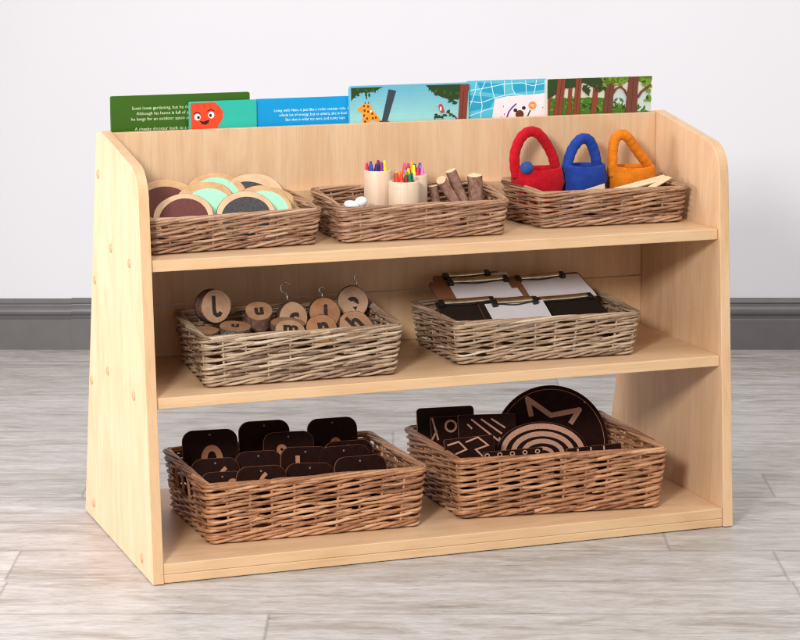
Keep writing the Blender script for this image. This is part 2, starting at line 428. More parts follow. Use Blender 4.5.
def board(name, y0, y1, z0, z1):
    mb = MB(); vs = [(x, y, z) for z in (z0, z1) for y in (y0, y1) for x in (XIN0+g, XIN1-g)]
    mb.add(vs, [(0, 1, 5, 4), (2, 6, 7, 3)], M['beech_v']); mb.add(vs, [(0, 2, 3, 1), (4, 5, 7, 6), (0, 4, 6, 2), (1, 3, 7, 5)], M['beech_edge'])
    o = mb.build(name, unit, ORG, .0009)
    bm = bmesh.new(); bm.from_mesh(o.data); bmesh.ops.remove_doubles(bm, verts=bm.verts, dist=1e-6); bm.to_mesh(o.data); bm.free()
board('back_panel', .2890, .3020, .5005, .6705)         # front of the book trough
board('back_rail', .2780, .2888, .5005, .5660)          # lower strip standing proud of it
board('back_panel', .3385, .3500, .3768, .4822)
board('back_rail', .3360, .3500, .2892, .3758)
board('trough_back', .3380, .3495, .5005, .5600)
for y, z in [(.235, .493), (.111, .488), (.356, .422), (.397, .245), (.276, .285), (.10, .280), (.404, .031), (.069, .0265), (.3135, .602)]:
    mb = MB(); T = Matrix.Translation((0, y, z)) @ Matrix.Rotation(R(-90), 4, 'Y')
    mb.lathe([(.0074, -.002), (.0074, .0010), (.0062, .0018), (.0001, .0020)], M['plug'], 20, T)
    mb.build('dowel_cap', left_side, ORG)
    mb = MB(); T = Matrix.Translation((1, y, z)) @ Matrix.Rotation(R(90), 4, 'Y')
    mb.lathe([(.0074, -.002), (.0074, .0010), (.0062, .0018), (.0001, .0020)], M['plug'], 20, T)
    mb.build('dowel_cap', right_side, ORG)

# ------------------------------------------------------------------ wicker baskets
def loop_pts(q, rc, ns=60, nc=14):
    """closed outline through four corners (FL, FR, RR, RL) with rounded corners"""
    P = []; N = []
    q = [Vector(p) for p in q]
    segs = []
    for i in range(4):
        p0, p, p1 = q[i-1], q[i], q[(i+1) % 4]; a = (p0-p).normalized(); b = (p1-p).normalized()
        half = a.angle(b)/2; d = rc/math.tan(half); c = p+(a+b).normalized()*(rc/math.sin(half)); segs.append((p+a*d, c, p+b*d))
    for i in range(4):
        s, c, e = segs[i]; va, vb = s-c, e-c; ang = va.angle(vb); sg = 1 if va.cross(vb) > 0 else -1
        for k in range(nc):
            t = sg*ang*k/nc; v = Vector((va.x*math.cos(t)-va.y*math.sin(t), va.x*math.sin(t)+va.y*math.cos(t))); P.append(c+v)
        nx = segs[(i+1) % 4][0]
        for k in range(ns): P.append(e.lerp(nx, k/ns))
    return P
class Wall:
    def __init__(s, top, bot, z0, z1, rc):
        s.T = loop_pts(top, rc); s.B = loop_pts(bot, rc*.8); s.z0, s.z1 = z0, z1; n = len(s.T); s.n = n
        s.L = [0]
        for i in range(n): s.L.append(s.L[-1]+(s.T[(i+1) % n]-s.T[i]).length)
        s.P = s.L[-1]
        import bisect; s.bis = bisect.bisect_right
    def at(s, d, z, out=0):
        d %= s.P; i = min(s.n-1, s.bis(s.L, d)-1); f = (d-s.L[i])/max(1e-9, s.L[i+1]-s.L[i]); j = (i+1) % s.n
        h = (z-s.z0)/(s.z1-s.z0)
        t = s.T[i].lerp(s.T[j], f); b = s.B[i].lerp(s.B[j], f); p = b.lerp(t, h)
        k0, k1 = s.T[i-2], s.T[(j+2) % s.n]; tg = (k1-k0).normalized(); nr = Vector((tg.y, -tg.x))
        return Vector((p.x+nr.x*out, p.y+nr.y*out, z+s.dz*h*((p.y-s.ya)/(s.yb-s.ya)-.5)))
    def side(s, d):
        d %= s.P; i = min(s.n-1, s.bis(s.L, d)-1); return i//(s.n//4)
def basket(label, quad, z0, z1, inset, seed, mat, row_sp, rod_r, stake_sp, hole=False, dz=0):
    g_ = random.Random(seed)
    c = sum((Vector(p) for p in quad), Vector((0, 0)))/4; org = Vector((c.x, c.y, z0))
    root = thing('wicker_basket', label, 'basket', org, 'wicker baskets on the shelf unit')
    shrink = rod_r+.002
    q1 = [Vector(p)+(c-Vector(p)).normalized()*shrink*1.2 for p in quad]
    q0 = []
    for p in q1:
        d = c-p; q0.append(p+Vector((math.copysign(inset, d.x), math.copysign(inset, d.y))))
    zt = z1-rod_r-.0040
    W = Wall(q1, q0, z0, z1, .010); W.dz = dz; W.ya = min(p.y for p in q1); W.yb = max(p.y for p in q1)
    ns = 3*round(W.P/stake_sp/3)                                    # stakes in threes: over two, under one
    sp = W.P/ns
    def in_hole(d, z):
        if not hole or W.side(d+.006) != 3: return False
        L0 = W.L[3*(W.n//4)]; f = (d % W.P-L0)/(W.P-L0)
        return .26 < f < .72 and z0+.048 < z < z0+.080
    mb = MB()
    nrow = int((zt-.007-z0)/row_sp)
    sp_row = (zt-.007-z0)/nrow
    for r in range(nrow):
        zc = z0+.0095+sp_row*(r+.5)
        s0 = g_.uniform(0, W.P); d = 0
        while d < W.P:
            ln = g_.uniform(.20, .46); ln = min(ln, W.P-d+.04)
            ra, rb = g_.uniform(.95, 1.22)*rod_r, g_.uniform(.66, .95)*rod_r
            if g_.random() < .25: ra, rb = rb, ra
            lift = g_.uniform(.4, 1.2)*sp_row; jit = g_.uniform(-.25, .25)*sp_row
            tint = min(1, max(0, g_.gauss(.50, .17))); ph = g_.uniform(0, 6.28); climb = g_.uniform(.55, 1.0)*sp_row
            k = max(4, int(ln/.005)); pts = []; rad = []
            def flush():
                if len(pts) > 2: mb.tube(pts, rad[:], mat, 6, tint=tint)
                pts.clear(); rad.clear()
            for i in range(k+1):
                f = i/k; x = s0+d+f*ln
                th = 2*math.pi*(x/(3*sp)+r/3)
                z = zc+lift*(f-.5)+jit+climb*math.sin(th)+.0006*math.sin(ph+f*11)
                z = min(max(z, z0+.006), zt-.001)
                amp = .0019+rod_r*.42
                o_ = amp*(math.cos(th)+.30)+.0004*math.sin(ph*2+f*17)
                if f < .05: o_ -= .003*(1-f/.05)
                if f > .95: o_ -= .003*(f-.95)/.05
                if in_hole(x, z): flush(); continue
                pts.append(W.at(x, z, o_)); rad.append((ra+(rb-ra)*f)*(1+.06*math.sin(ph*3+f*40)))
            flush(); d += ln-.02
    for i in range(ns):                                             # stakes
        x = (i+.5)*sp-sp*.5; tint = g_.uniform(.2, .8)
        a, b = [], []
        for k in range(9):
            z = z0+.004+(zt-z0-.004)*k/8
            if in_hole(x, z): continue
            a.append(W.at(x+g_.uniform(-.0006, .0006), z, 0))
        mb.tube(a, rod_r*.85, mat, 6, tint=tint)
    mb.build('woven_wall', root, org)
    # braided border: rods laid over each other on the slant
    mb = MB(); ns_ = 5
    lam = .24
    turns = max(1, round(W.P/lam))
    for s in range(ns_):
        nseg = int(W.P/.005); tints = [min(1, max(0, g_.gauss(.55, .2))) for _ in range(40)]
        d = 0; start = g_.uniform(0, W.P)
        while d < W.P:
            ln = min(g_.uniform(.16, .28), W.P-d+.02); k = int(ln/.005)+2; pts = []; rad = []
            ra = rod_r*g_.uniform(.9, 1.15); rb = rod_r*g_.uniform(.7, .95)
            jt = g_.uniform(-.0008, .0008)
            for i in range(k+1):
                f = i/k; x = start+d+f*ln
                th = 2*math.pi*(x*turns/W.P)+2*math.pi*s/ns_
                e = 1-.5*max(0, 1-f/.08)-.5*max(0, (f-.92)/.08)
                pts.append(W.at(x, zt+.0014+jt+.0028*math.sin(th)*e, -.0006+.0054*math.cos(th)*e)); rad.append(ra+(rb-ra)*f)
            mb.tube(pts, rad, mat, 6, tint=g_.choice(tints)); d += ln-.012
    mb.build('braided_rim', root, org)
    mb = MB()                                                       # twisted foot
    for s in range(3):
        d = 0; start = g_.uniform(0, W.P)
        tw = max(1, round(W.P/.10))
        while d < W.P:
            ln = min(g_.uniform(.09, .16), W.P-d+.02); k = int(ln/.005)+2; pts = []; rad = []
            for i in range(k+1):
                f = i/k; x = start+d+f*ln; th = 2*math.pi*x*tw/W.P+2*math.pi*s/3
                pts.append(W.at(x, z0+.0072+.0036*math.sin(th), .0012+.0030*math.cos(th))); rad.append(rod_r*(1.05-.25*f))
            mb.tube(pts, rad, mat, 6, tint=min(1, max(0, g_.gauss(.5, .2)))); d += ln-.012
    mb.build('twisted_foot', root, org)
    mb = MB()                                                       # woven base
    fl, fr, rr, rl = q0
    nb = int((rl-fl).length/.0062)
    for i in range(1, nb):
        f = i/nb; a = fl.lerp(rl, f); b = fr.lerp(rr, f); k = 24; pts = []
        for j in range(k+1):
            p = a.lerp(b, .01+.98*j/k); pts.append((p.x, p.y, z0+.0062+.0012*math.sin(math.pi*(j+i))))
        mb.tube(pts, .0027, mat, 5, tint=g_.uniform(.1, .7))
    mb.build('woven_base', root, org)
    return root
basket('greyed wicker basket of painted wooden discs, left on the top shelf', [(.022, .085), (.314, .106), (.310, .276), (.022, .262)], .5008, .5645, .008, 1, M['wicker_grey'], .0031, .0024, .036, dz=.0105)
basket('greyed wicker basket with crayon pots and bark sticks, middle of the top shelf', [(.337, .099), (.632, .098), (.650, .275), (.345, .276)], .5008, .5658, .008, 2, M['wicker_grey'], .0031, .0024, .036, dz=.0115)
basket('greyed wicker basket holding three felt bags, right on the top shelf', [(.698, .136), (.970, .128), (.966, .275), (.682, .276)], .5008, .5680, .008, 3, M['wicker_grey'], .0031, .0024, .036, dz=.010)
basket('pale wicker basket of letter slices with hooks on the middle shelf', [(.098, .063), (.434, .059), (.455, .305), (.117, .305)], .2895, .3740, .010, 4, M['wicker_pale'], .0033, .0025, .036)
basket('pale wicker basket holding clipboards on the middle shelf', [(.531, .092), (.860, .074), (.885, .305), (.530, .305)], .2895, .3645, .010, 5, M['wicker_pale'], .0033, .0025, .036)
basket('deep brown wicker basket full of rounded dark tiles, bottom shelf left', [(.103, .072), (.477, .063), (.474, .338), (.103, .338)], .0326, .1352, .010, 6, M['wicker_warm'], .0036, .0029, .037, True)
basket('deep brown wicker basket with round dark board and patterned boards, bottom shelf right', [(.532, .080), (.897, .036), (.906, .335), (.532, .335)], .0326, .1382, .010, 7, M['wicker_warm'], .0036, .0029, .037)

# ------------------------------------------------------------------ painted wooden discs (top left basket)
def disc(label, loc, r, el, az, paint, seed, rim='disc_rim', off=(0, 0), inner=.74, spin=0, kx=1.0):
    T = frame(loc, el, az, spin); t = thing('painted_disc', label, 'wooden disc', mat=T, group='painted wooden discs in the basket')
    mb = MB(); P = [(x*kx, y) for x, y in blob(r, 48, .05, seed)]; mb.prism(P, -.0075, 0, M[rim], M['bark_red'], None, True, .0013)
    mb.build('wooden_disc', t)
    if paint:
        mb = MB(); mb.prism([(x*kx+off[0], y+off[1]) for x, y in blob(r*inner, 40, .025, seed+50)], 0, .0003, M[paint])
        mb.build('painted_centre', t)
disc('maroon painted disc at the back against the left end panel', (.083, .212, .560), .058, 50, 18, 'p_maroon', 11, 'disc_tan', (0, -.004), .78)
disc('mint painted disc furthest back, highest of the pile', (.1776, .245, .571), .049, 52, 14, 'p_mint', 12, 'disc_tan')
disc('slate painted disc at the back, mostly hidden by a mint one', (.236, .228, .562), .054, 46, 8, 'p_slate', 14, 'disc_rim', (-.006, -.004))
disc('mint painted disc in the middle behind the front maroon one', (.143, .192, .5615), .050, 48, 22, 'p_mint', 13, 'disc_tan', (.005, -.003))
disc('plain tan disc edge at the right behind the mint one', (.266, .200, .5470), .045, 44, -6, None, 16, 'disc_tan')
disc('mint painted disc leaning on the right side of the pile', (.2385, .178, .556), .045, 47, 4, 'p_mint', 15, 'disc_tan', (.003, -.003), .78)
disc('slate painted disc with a pale rim at the front', (.1965, .138, .549), .0485, 44, 18, 'p_slate', 17, 'disc_rim', (0, -.002), .80)
disc('maroon painted disc with a pale rim at the front', (.0945, .138, .5505), .0475, 42, 18, 'p_maroon', 18, 'disc_rim', (.001, -.003), .82)

# ------------------------------------------------------------------ crayon pots, pebbles and sticks (top middle basket)
def pot(label, x, y, ztop, r, seed):
    z0 = .5105; t = thing('crayon_pot', label, 'pot', (x, y, z0), 'turned wooden crayon pots'); h = ztop-z0
    mb = MB(); mb.lathe([(r*.97, 0), (r, .001), (r, h-.001), (r*.97, h), (r*.80, h), (r*.78, h-.001), (r*.78, .012), (.001, .012)], M['pot'], 40)
    o = mb.build('turned_body', t); 
    for p in o.data.polygons: p.use_smooth = abs(p.normal.z) < .5
    return z0+.0125
def crayon(colour, label, x, y, z0, ztop, tx, ty):
    mb = MB(); L = ztop-z0; r = .0041
    mb.lathe([(r*.9, 0), (r, .001), (r, L-.012), (r*.82, L-.0115), (r*.80, L-.0095), (.0022, L-.001), (.0014, L)], ink(*WAX[colour], .55), 12)
    o = mb.build('crayon'); o.location = (x, y, z0); o.rotation_euler = (ty, tx, 0)
    tag(o, label, 'crayon', 'wax crayons standing in the pots')
gr = random.Random(8)
pots = [('tallest pale wooden pot with blue crayons, left of the other pots', .4400, .205, .6030, .0222, 'left pot',
         [('blue', -.014, -.008, .012), ('navy', -.004, -.010, .013), ('violet', -.009, .004, .016), ('maroon', .001, .006, .017), ('purple', .006, -.004, .014), ('yellow', .013, -.003, .017), ('teal', -.002, -.001, .010), ('crimson', -.016, .006, .013), ('lilac', .014, .008, .015)]),
        ('pale wooden pot standing in front of the other two pots', .4690, .158, .5895, .0252, 'front pot',
         [('red', -.016, -.003, .016), ('scarlet', -.007, -.008, .014), ('orange', -.004, .003, .018), ('brown', -.012, .009, .013), ('lime', .006, .004, .018), ('green', .009, -.007, .013), ('teal', .015, .000, .015), ('amber', -.013, .010, .017), ('maroon', .003, -.012, .012), ('yellow', .010, .011, .018)]),
        ('pale wooden pot at the back right with pink and purple crayons', .5035, .207, .5930, .0230, 'right pot',
         [('pink', -.016, .004, .022), ('magenta', -.009, .007, .020), ('lemon', -.004, -.007, .018), ('amber', .000, .009, .022), ('navy', .004, .001, .019), ('crimson', .008, -.008, .014), ('violet', .013, .006, .020), ('rose', .014, -.006, .014), ('lilac', .016, .001, .018), ('yellow', -.012, -.004, .012)])]
for lab, x, y, zt, r, where, cr in pots:
    zi = pot(lab, x, y, zt, r, 0)
    for c, dx, dy, up in cr:
        crayon(c, '%s wax crayon tip showing above the %s' % (c, where), x+dx*.70, y+dy*.70, zi, zt+up*.9, gr.uniform(-.03, .03)+dx*2, gr.uniform(-.03, .03)-dy*2)
for i, (lab, x, y, z, s) in enumerate([('white pebble at the left front corner of the crayon basket', .3690, .128, .5585, (.013, .009, .0075)), ('white pebble between the other pebble and the left crayon pot', .3885, .140, .5610, (.012, .009, .0085))]):
    mb = MB(); g_ = random.Random(i); prof_ = [(math.sin(math.pi*k/12)+1e-4, -math.cos(math.pi*k/12)) for k in range(13)]
    mb.lathe(prof_, M['stone'], 24, Matrix.Diagonal((s[0], s[1], s[2], 1)))
    o = mb.build('pebble'); o.location = (x, y, z); o.rotation_euler = (.2, .25*(1-2*i), .4*i); tag(o, lab, 'pebble', 'white pebbles in the crayon basket')
    mb = MB()
def stick(label, tip, bot, r, seed, cut=.35, point=0):
    tip, bot = Vector(tip), Vector(bot); d = (tip-bot).normalized(); L = (tip-bot).length
    T = Matrix.Translation(bot) @ d.to_track_quat('Z', 'Y').to_matrix().to_4x4()
    t = thing('bark_stick', label, 'stick', mat=T, group='bark covered sticks in the crayon basket')
    g_ = random.Random(seed); seg = 20; rows = 14; vs = []; fs = []
    cd = T.to_3x3().inverted() @ Vector((-.34, -.94, .15)); ac = math.atan2(cd.y, cd.x)
    for i in range(rows):
        f = i*.93/(rows-2) if i < rows-1 else 1
        for k in range(seg):
            a = 2*math.pi*k/seg; rr = r*(1+.05*math.sin(3*a+seed)+g_.uniform(-.035, .035))
            z = f*(L-.9*cut*r*2 if i < rows-1 else L)-(cut*r*(1+math.cos(a-ac)) if i == rows-1 else 0)
            vs.append((rr*math.cos(a), rr*math.sin(a), z))
    for i in range(rows-1):
        for k in range(seg):
            l = (k+1) % seg; fs.append((i*seg+k, i*seg+l, (i+1)*seg+l, (i+1)*seg+k))
    fs.append(tuple(range(seg))[::-1])
    mb = MB(); mb.add(vs, fs, M['bark_red'], True); mb.build('bark', t)
    mb = MB(); top = [Vector(v) for v in vs[-seg:]]; c = sum(top, Vector())/seg
    tv = [c+(v-c)*.99+Vector((0, 0, .0003)) for v in top]
    apex = c+Vector((0, 0, .0006+point))
    mb.add(tv+[apex], [(k, (k+1) % seg, seg) for k in range(seg)], M['cutwood']); mb.build('cut_end', t)
stick('thin bark stick leaning left with its slanted pale tip beside the right pot', (.5470, .205, .5880), (.5830, .165, .5150), .0085, 2, .9)
stick('bark stick with a round pale cut end, standing behind the leaning one', (.5760, .230, .5985), (.5930, .170, .5120), .0092, 4, .7)
stick('thickest upright bark stick with a carved pale point at the right', (.6095, .203, .5925), (.6050, .180, .5120), .0122, 6, .45, .004)
stick('short dark bark stick tucked beside the right crayon pot', (.5440, .225, .5720), (.5480, .200, .5120), .0075, 9, .4)

# ------------------------------------------------------------------ felt bags (top right basket)
def felt_bag(label, x0, x1, y, ztop, zbot, hpts, m, depth=.034, hr=.0075, tilt=0):
    cx = (x0+x1)/2; w = (x1-x0)/2; t = thing('felt_bag', label, 'bag', (cx, y, zbot), 'small felt bags in the basket')
    prof_ = [(.66, 0), (.76, .12), (.86, .42), (.98, .68), (.93, .85), (.88, .97), (.86, 1.0), (.80, 1.0), (.78, .9), (.80, .5), (.6, .35)]
    seg = 40; vs = []; fs = []; H = ztop-zbot; g_ = random.Random(len(label))
    for i, (k, h) in enumerate(prof_):
        for j in range(seg):
            a = 2*math.pi*j/seg; ca, sa = math.cos(a), math.sin(a)
            ex = .72
            px = math.copysign(abs(ca)**ex, ca)*w*k; py = math.copysign(abs(sa)**ex, sa)*depth*k
            vs.append((px, py, h*H+tilt*px*(h > .5)*h-.0025*ca*ca*0+.0006*math.sin(5*a+i)-.003*(1-ca*ca)*(h > .8)))
    n = len(prof_)
    for i in range(n-1):
        for j in range(seg):
            l = (j+1) % seg; fs.append((i*seg+j, i*seg+l, (i+1)*seg+l, (i+1)*seg+j))
    fs.append(tuple(range(seg))[::-1]); fs.append(tuple((n-1)*seg+j for j in range(seg)))
    mb = MB(); mb.add(vs, fs, m, True); mb.build('pouch', t)
    # handle: smooth curve through the points
    P = [Vector((px-cx, (py-y), pz-zbot)) for px, py, pz in hpts]; pts = []
    for i in range(len(P)-1):
        p0 = P[max(0, i-1)]; p1 = P[i]; p2 = P[i+1]; p3 = P[min(len(P)-1, i+2)]
        for k in range(8):
            u = k/8; pts.append(.5*((2*p1)+(p2-p0)*u+(2*p0-5*p1+4*p2-p3)*u*u+(3*p1-p0-3*p2+p3)*u**3))
    pts.append(P[-1])
    rad = [hr*(1+.04*math.sin(i*1.3)) for i in range(len(pts))]
    mb = MB(); mb.tube(pts, rad, m, 14); mb.build('handle', t)
    return t
felt_bag('red felt bag with tall arched handle and a navy ball', (.688), .780, .228, .594, .512,
         [(x+.006, y+.018, z+.002) for x, y, z in [(.6880, .205, .575), (.6850, .207, .597), (.687, .210, .618), (.697, .211, .640), (.712, .212, .6505), (.728, .212, .6475), (.743, .212, .631), (.755, .212, .610), (.7605, .212, .592), (.761, .212, .578)]], M['felt_red'], .036, .0088)
felt_bag('royal blue felt bag between the red and the orange one', .776, .856, .222, .5965, .512,
         [(.7855, .220, .580), (.7870, .221, .600), (.7945, .222, .620), (.806, .222, .6345), (.8165, .222, .6385), (.827, .222, .633), (.835, .222, .616), (.8395, .222, .598), (.841, .222, .580)], M['felt_blue'], .034, .0090)
felt_bag('orange felt bag with a wedge shaped handle at the right', .860, .950, .222, .5905, .512,
         [(.868, .214, .572), (.8675, .217, .595), (.8690, .220, .618), (.8740, .222, .635), (.8850, .222, .6425), (.897, .222, .637), (.908, .224, .624), (.923, .226, .606), (.937, .228, .590), (.944, .228, .575)], M['felt_orange'], .034, .0088)
mb = MB(); mb.lathe([(math.sin(math.pi*k/14)*.0112+1e-5, -math.cos(math.pi*k/14)*.0112) for k in range(15)], M['felt_ball'], 24)
o = mb.build('felt_ball'); o.location = (.7040, .204, .5950); tag(o, 'small navy felt ball resting on the red bag', 'ball')
def card(label, pts, y, th, m, lean=0):
    mb = MB(); mb.prism(pts, 0, th, m); o = mb.build('wooden_slat'); o.matrix_world = frame((0, y, 0), 0, 0)
    tag(o, label, 'slat', 'pale slats in the felt bag basket'); return o
mb = MB(); mb.prism([(-.030, -.03), (.0265, -.03), (.0265, .0125), (.024, .0118), (-.028, -.0020)], 0, .003, M['pot'])
o = mb.build('wooden_slat'); o.matrix_world = frame((.7985, .158, .5570), 6, 4); tag(o, 'pale wooden wedge sticking up in front of the blue bag', 'slat', 'pale slats beside the felt bags')
mb = MB(); mb.box(-.052, .052, -.0065, .0065, -.0015, .0015, M['cutwood'])
o = mb.build('wooden_slat', None, None, .0006); o.matrix_world = Matrix.Translation((.900, .172, .5635)) @ Matrix.Rotation(R(-9), 4, 'Y') @ Matrix.Rotation(R(10), 4, 'Z') @ Matrix.Rotation(R(30), 4, 'X')
tag(o, 'long pale wooden slat lying in front of the orange bag', 'slat', 'pale slats beside the felt bags')
mb = MB(); mb.box(-.034, .034, -.005, .005, -.0013, .0013, M['cutwood'])
o = mb.build('wooden_slat', None, None, .0006); o.matrix_world = Matrix.Translation((.921, .150, .5655)) @ Matrix.Rotation(R(-15), 4, 'Y') @ Matrix.Rotation(R(28), 4, 'Z') @ Matrix.Rotation(R(25), 4, 'X')
tag(o, 'short wooden slat crossing the longer one at the right', 'slat', 'pale slats beside the felt bags')

# ------------------------------------------------------------------ letter slices (middle shelf, left basket)
def glyph_l(mb):
    mb.stroke([(-.004, .017), (-.0045, -.004), (-.0035, -.0115), (.0005, -.0150), (.0055, -.0140), (.0080, -.0100)], .0066, 0, .0003, M['burn'])
def letter_slice(label, loc, r, th, el, az, letter, seed, face='slice_face', bark='bark', hook=0, lsize=.034, spin=0, lspin=0, flat=1, irr=.06, hook_at=None, loff=(0, 0), bold=.0012):
    T = frame(loc, el, az, spin); t = thing('letter_slice', label, 'log slice', mat=T, group='log slices with burnt letters')
    P = blob(r, 44, irr, seed, flat); mb = MB(); n = len(P); g_ = random.Random(seed)
    mb.prism(P, -.0005, 0, M[face], M[face])
    Q = [(x*1.035, y*1.035) for x, y in P]; vs = []
    rows = 5
    for k in range(rows):
        z = -.0004-(th-.0004)*k/(rows-1)
        for x, y in Q:
            j = 1+g_.uniform(-.014, .014); vs.append((x*j, y*j, z))
    fs = [(k*n+i, (k+1)*n+i, (k+1)*n+(i+1) % n, k*n+(i+1) % n) for k in range(rows-1) for i in range(n)]
    fs.append(tuple((rows-1)*n+i for i in range(n))[::-1])
    mb.add(vs, fs, M[bark], True)
    ring = [(x, y, -.0002) for x, y in P]+[(x, y, -.0004) for x, y in Q]
    mb.add(ring, [(i, n+i, n+(i+1) % n, (i+1) % n) for i in range(n)], M[bark], True)
    mb.build('slice', t)
    if letter:
        mb = MB()
        if letter == 'l': glyph_l(mb)
        else: text_mb(mb, letter, lsize, M['burn'], Matrix.Translation((loff[0], loff[1], 0)) @ Matrix.Rotation(R(lspin), 4, 'Z'), .0003, 'CENTER', .0001, bold)
        mb.build('burnt_letter', t)
    if hook:
        hx, hy = hook_at or (0, r*.98); mb = MB(); rr = .0062*hook; st = .011*hook
        pts = [(hx, hy-.002, -th/2), (hx, hy+st*.5, -th/2), (hx, hy+st, -th/2)]
        for k in range(1, 14):
            a = R(-90-20*k+8)
            pts.append((hx+rr*math.cos(a), hy+st+rr+rr*math.sin(a), -th/2))
        mb.tube(pts, .0011, M['steel'], 8); mb.build('wire_hook', t)
LS = letter_slice
LS('large round slice with the letter l facing the room', (.1625, .200, .3950), .0268, .022, 8, -16, 'l', 21, 'slice_pale', 'bark', 0, .046, -2, 0, 1.0, .06, None, (0, .001), .0016)
LS('upright log piece with the letter u on its tilted top', (.2340, .200, .3830), .0212, .032, 56, 16, 'u', 22, 'slice_face', 'bark_red', .7, .030, 0, 6, 1.0, .04, (-.004, .0205), (0, .001), .0016)
LS('slice with the letter c and a tall bright wire hook', (.2935, .205, .3660), .0240, .022, 12, 0, 'c', 23, 'slice_pale', 'bark', 1.45, .040, 4, 0, 1.06, .05, (-.002, .0255), (.002, .001), .0016)
LS('orange toned slice with the letter i and a wire hook', (.3525, .220, .3670), .0255, .020, 10, 10, 'i', 24, 'slice_orange', 'bark', .8, .036, 0, 0, 1, .05, (-.002, .0250), (.002, .002), .0016)
LS('pale slice with the letter e raised highest at the right', (.4085, .240, .3800), .0245, .018, 8, 16, 'e', 25, 'slice_pale', 'bark', .85, .042, -6, -18, 1.06, .05, (.004, .0255), (0, 0), .0018)
LS('small plain log piece in the left front corner', (.1330, .165, .3640), .0225, .030, 84, 0, '', 26, 'slice_face', 'bark')
LS('flat slice with speckled grey bark lying between l and u', (.1835, .165, .3672), .0250, .026, 81, 0, 'n', 27, 'slice_face', 'bark_grey', 0, .026, 0, 160)
LS('flat slice lying below the letter c with an x like mark', (.2720, .165, .3665), .0270, .012, 80, 0, 'k', 28, 'slice_face', 'bark', 0, .028, 0, 40)
LS('tilted slice with the letter m at the front rim', (.2640, .128, .3625), .0235, .014, 58, 6, 'm', 29, 'slice_pale', 'bark', 0, .032, 0, -8, 1, .05, None, (.002, .004), .0014)
LS('slice with the letter n below the letter i', (.3245, .150, .3550), .0255, .018, 30, 4, 'n', 30, 'slice_orange', 'bark', 0, .038, 0, 4, 1, .06, None, (.003, .005), .0016)
LS('slice with the letter h turned aslant below the letter e', (.3860, .155, .3535), .0285, .018, 32, 2, 'h', 31, 'slice_face', 'bark', 0, .040, 0, 38, 1, .08, None, (-.001, .008), .0014)

# ------------------------------------------------------------------ clipboards (middle shelf, right basket)
def clipboard(label, loc, w, h, el, az, spin, paper=(.0, 0, .8, .78), board='mdf', clipw=.6, seed=0, curl=0, clipx=0):
    T = frame(loc, el, az, spin)
    t = thing('clipboard', label, 'clipboard', mat=T, group='small clipboards in the basket')
    mb = MB(); mb.prism(rrect(-w/2, w/2, -h, 0, .006), -.0035, 0, M[board], M['tile_edge']); mb.build('board', t)
    if paper:
        px, py, pw, ph = paper; mb = MB(); nx, ny = 10, 8; vs = []; g_ = random.Random(seed)
        for j in range(ny+1):
            for i in range(nx+1):
                fx, fy = i/nx, j/ny
                z = .0012+.0012*math.sin(3*fx+seed)*fy*.6+.0008*math.sin(7*fx+5*fy+seed)+curl*fy*fy*.01
                vs.append((px*w-pw*w/2+pw*w*fx, -.008+py-ph*h*fy, max(z, .0006)))
        fs = [(j*(nx+1)+i, (j+1)*(nx+1)+i, (j+1)*(nx+1)+i+1, j*(nx+1)+i+1) for j in range(ny) for i in range(nx)]
        mb.add(vs, fs, M['paper'], True); mb.build('paper', t)
    cw = w*clipw; mb = MB(); x = (paper[0]*w if paper else 0)+clipx
    # sprung metal clip: a low rounded bar with a wavy wire lip and two black ends
    vs = []; seg = 8; n = 14
    pts = [(-.006, .0005), (-.006, .004), (-.003, .0075), (.002, .008), (.006, .006), (.008, .002), (.008, .0005)]
    for i in range(n+1):
        fx = i/n
        for y, z in pts: vs.append((x-cw/2+cw*fx, y-.008, z*(1-.12*math.sin(math.pi*fx))))
    k = len(pts); fs = [(i*k+j, i*k+j+1, (i+1)*k+j+1, (i+1)*k+j) for i in range(n) for j in range(k-1)]
    mb.add(vs, fs, M['clip_metal'], True)
    cl = mb.build('clip', t)
    mb = MB(); mb.tube([(x-cw/2+cw*i/20, -.0165-.0025*math.cos(2*math.pi*i/20*1.0)*-1, .0035) for i in range(21)], .0011, M['black_clip'], 6)
    mb.build('wire', cl)
    for s in (-1, 1):
        mb = MB(); mb.box(-.0046, .0046, -.0180, -.003, .0006, .0082, M['black_clip'], Matrix.Translation((x+s*cw/2, -.002, 0))); mb.build('grip', cl, None, .0015)
CB = clipboard
CB('clipboard lying furthest back, only its brass clip and a corner of paper showing', (.632, .300, .4050), .120, .11, 72, 6, 4, (.20, 0, .8, .8), 'mdf', .62, 1, 0, -.026)
CB('brown clipboard with white paper leaning at the back left', (.6350, .272, .4000), .160, .080, 68, 4, 2, (.03, 0, .66, .92), 'mdf', .62, 2)
CB('clipboard with a large sheet of white paper at the back right', (.7650, .278, .3985), .140, .078, 68, -2, 2, (.03, 0, .90, .95), 'mdf', .60, 3, 0, -.014)
CB('dark clipboard under the others at the left, no paper', (.5900, .198, .3790), .106, .092, 66, 2, 1, None, 'mat_dark', .84, 4)
CB('dark clipboard stacked under the right hand one, its brass clip edge showing', (.7640, .208, .3710), .130, .100, 72, 0, 2, None, 'mat_dark', .84, 6)
CB('black clipboard with a sheet of white paper at the front', (.6620, .176, .3790), .112, .082, 62, 4, 2, (.05, 0, .92, .95), 'mat_dark', .64, 5, .4)

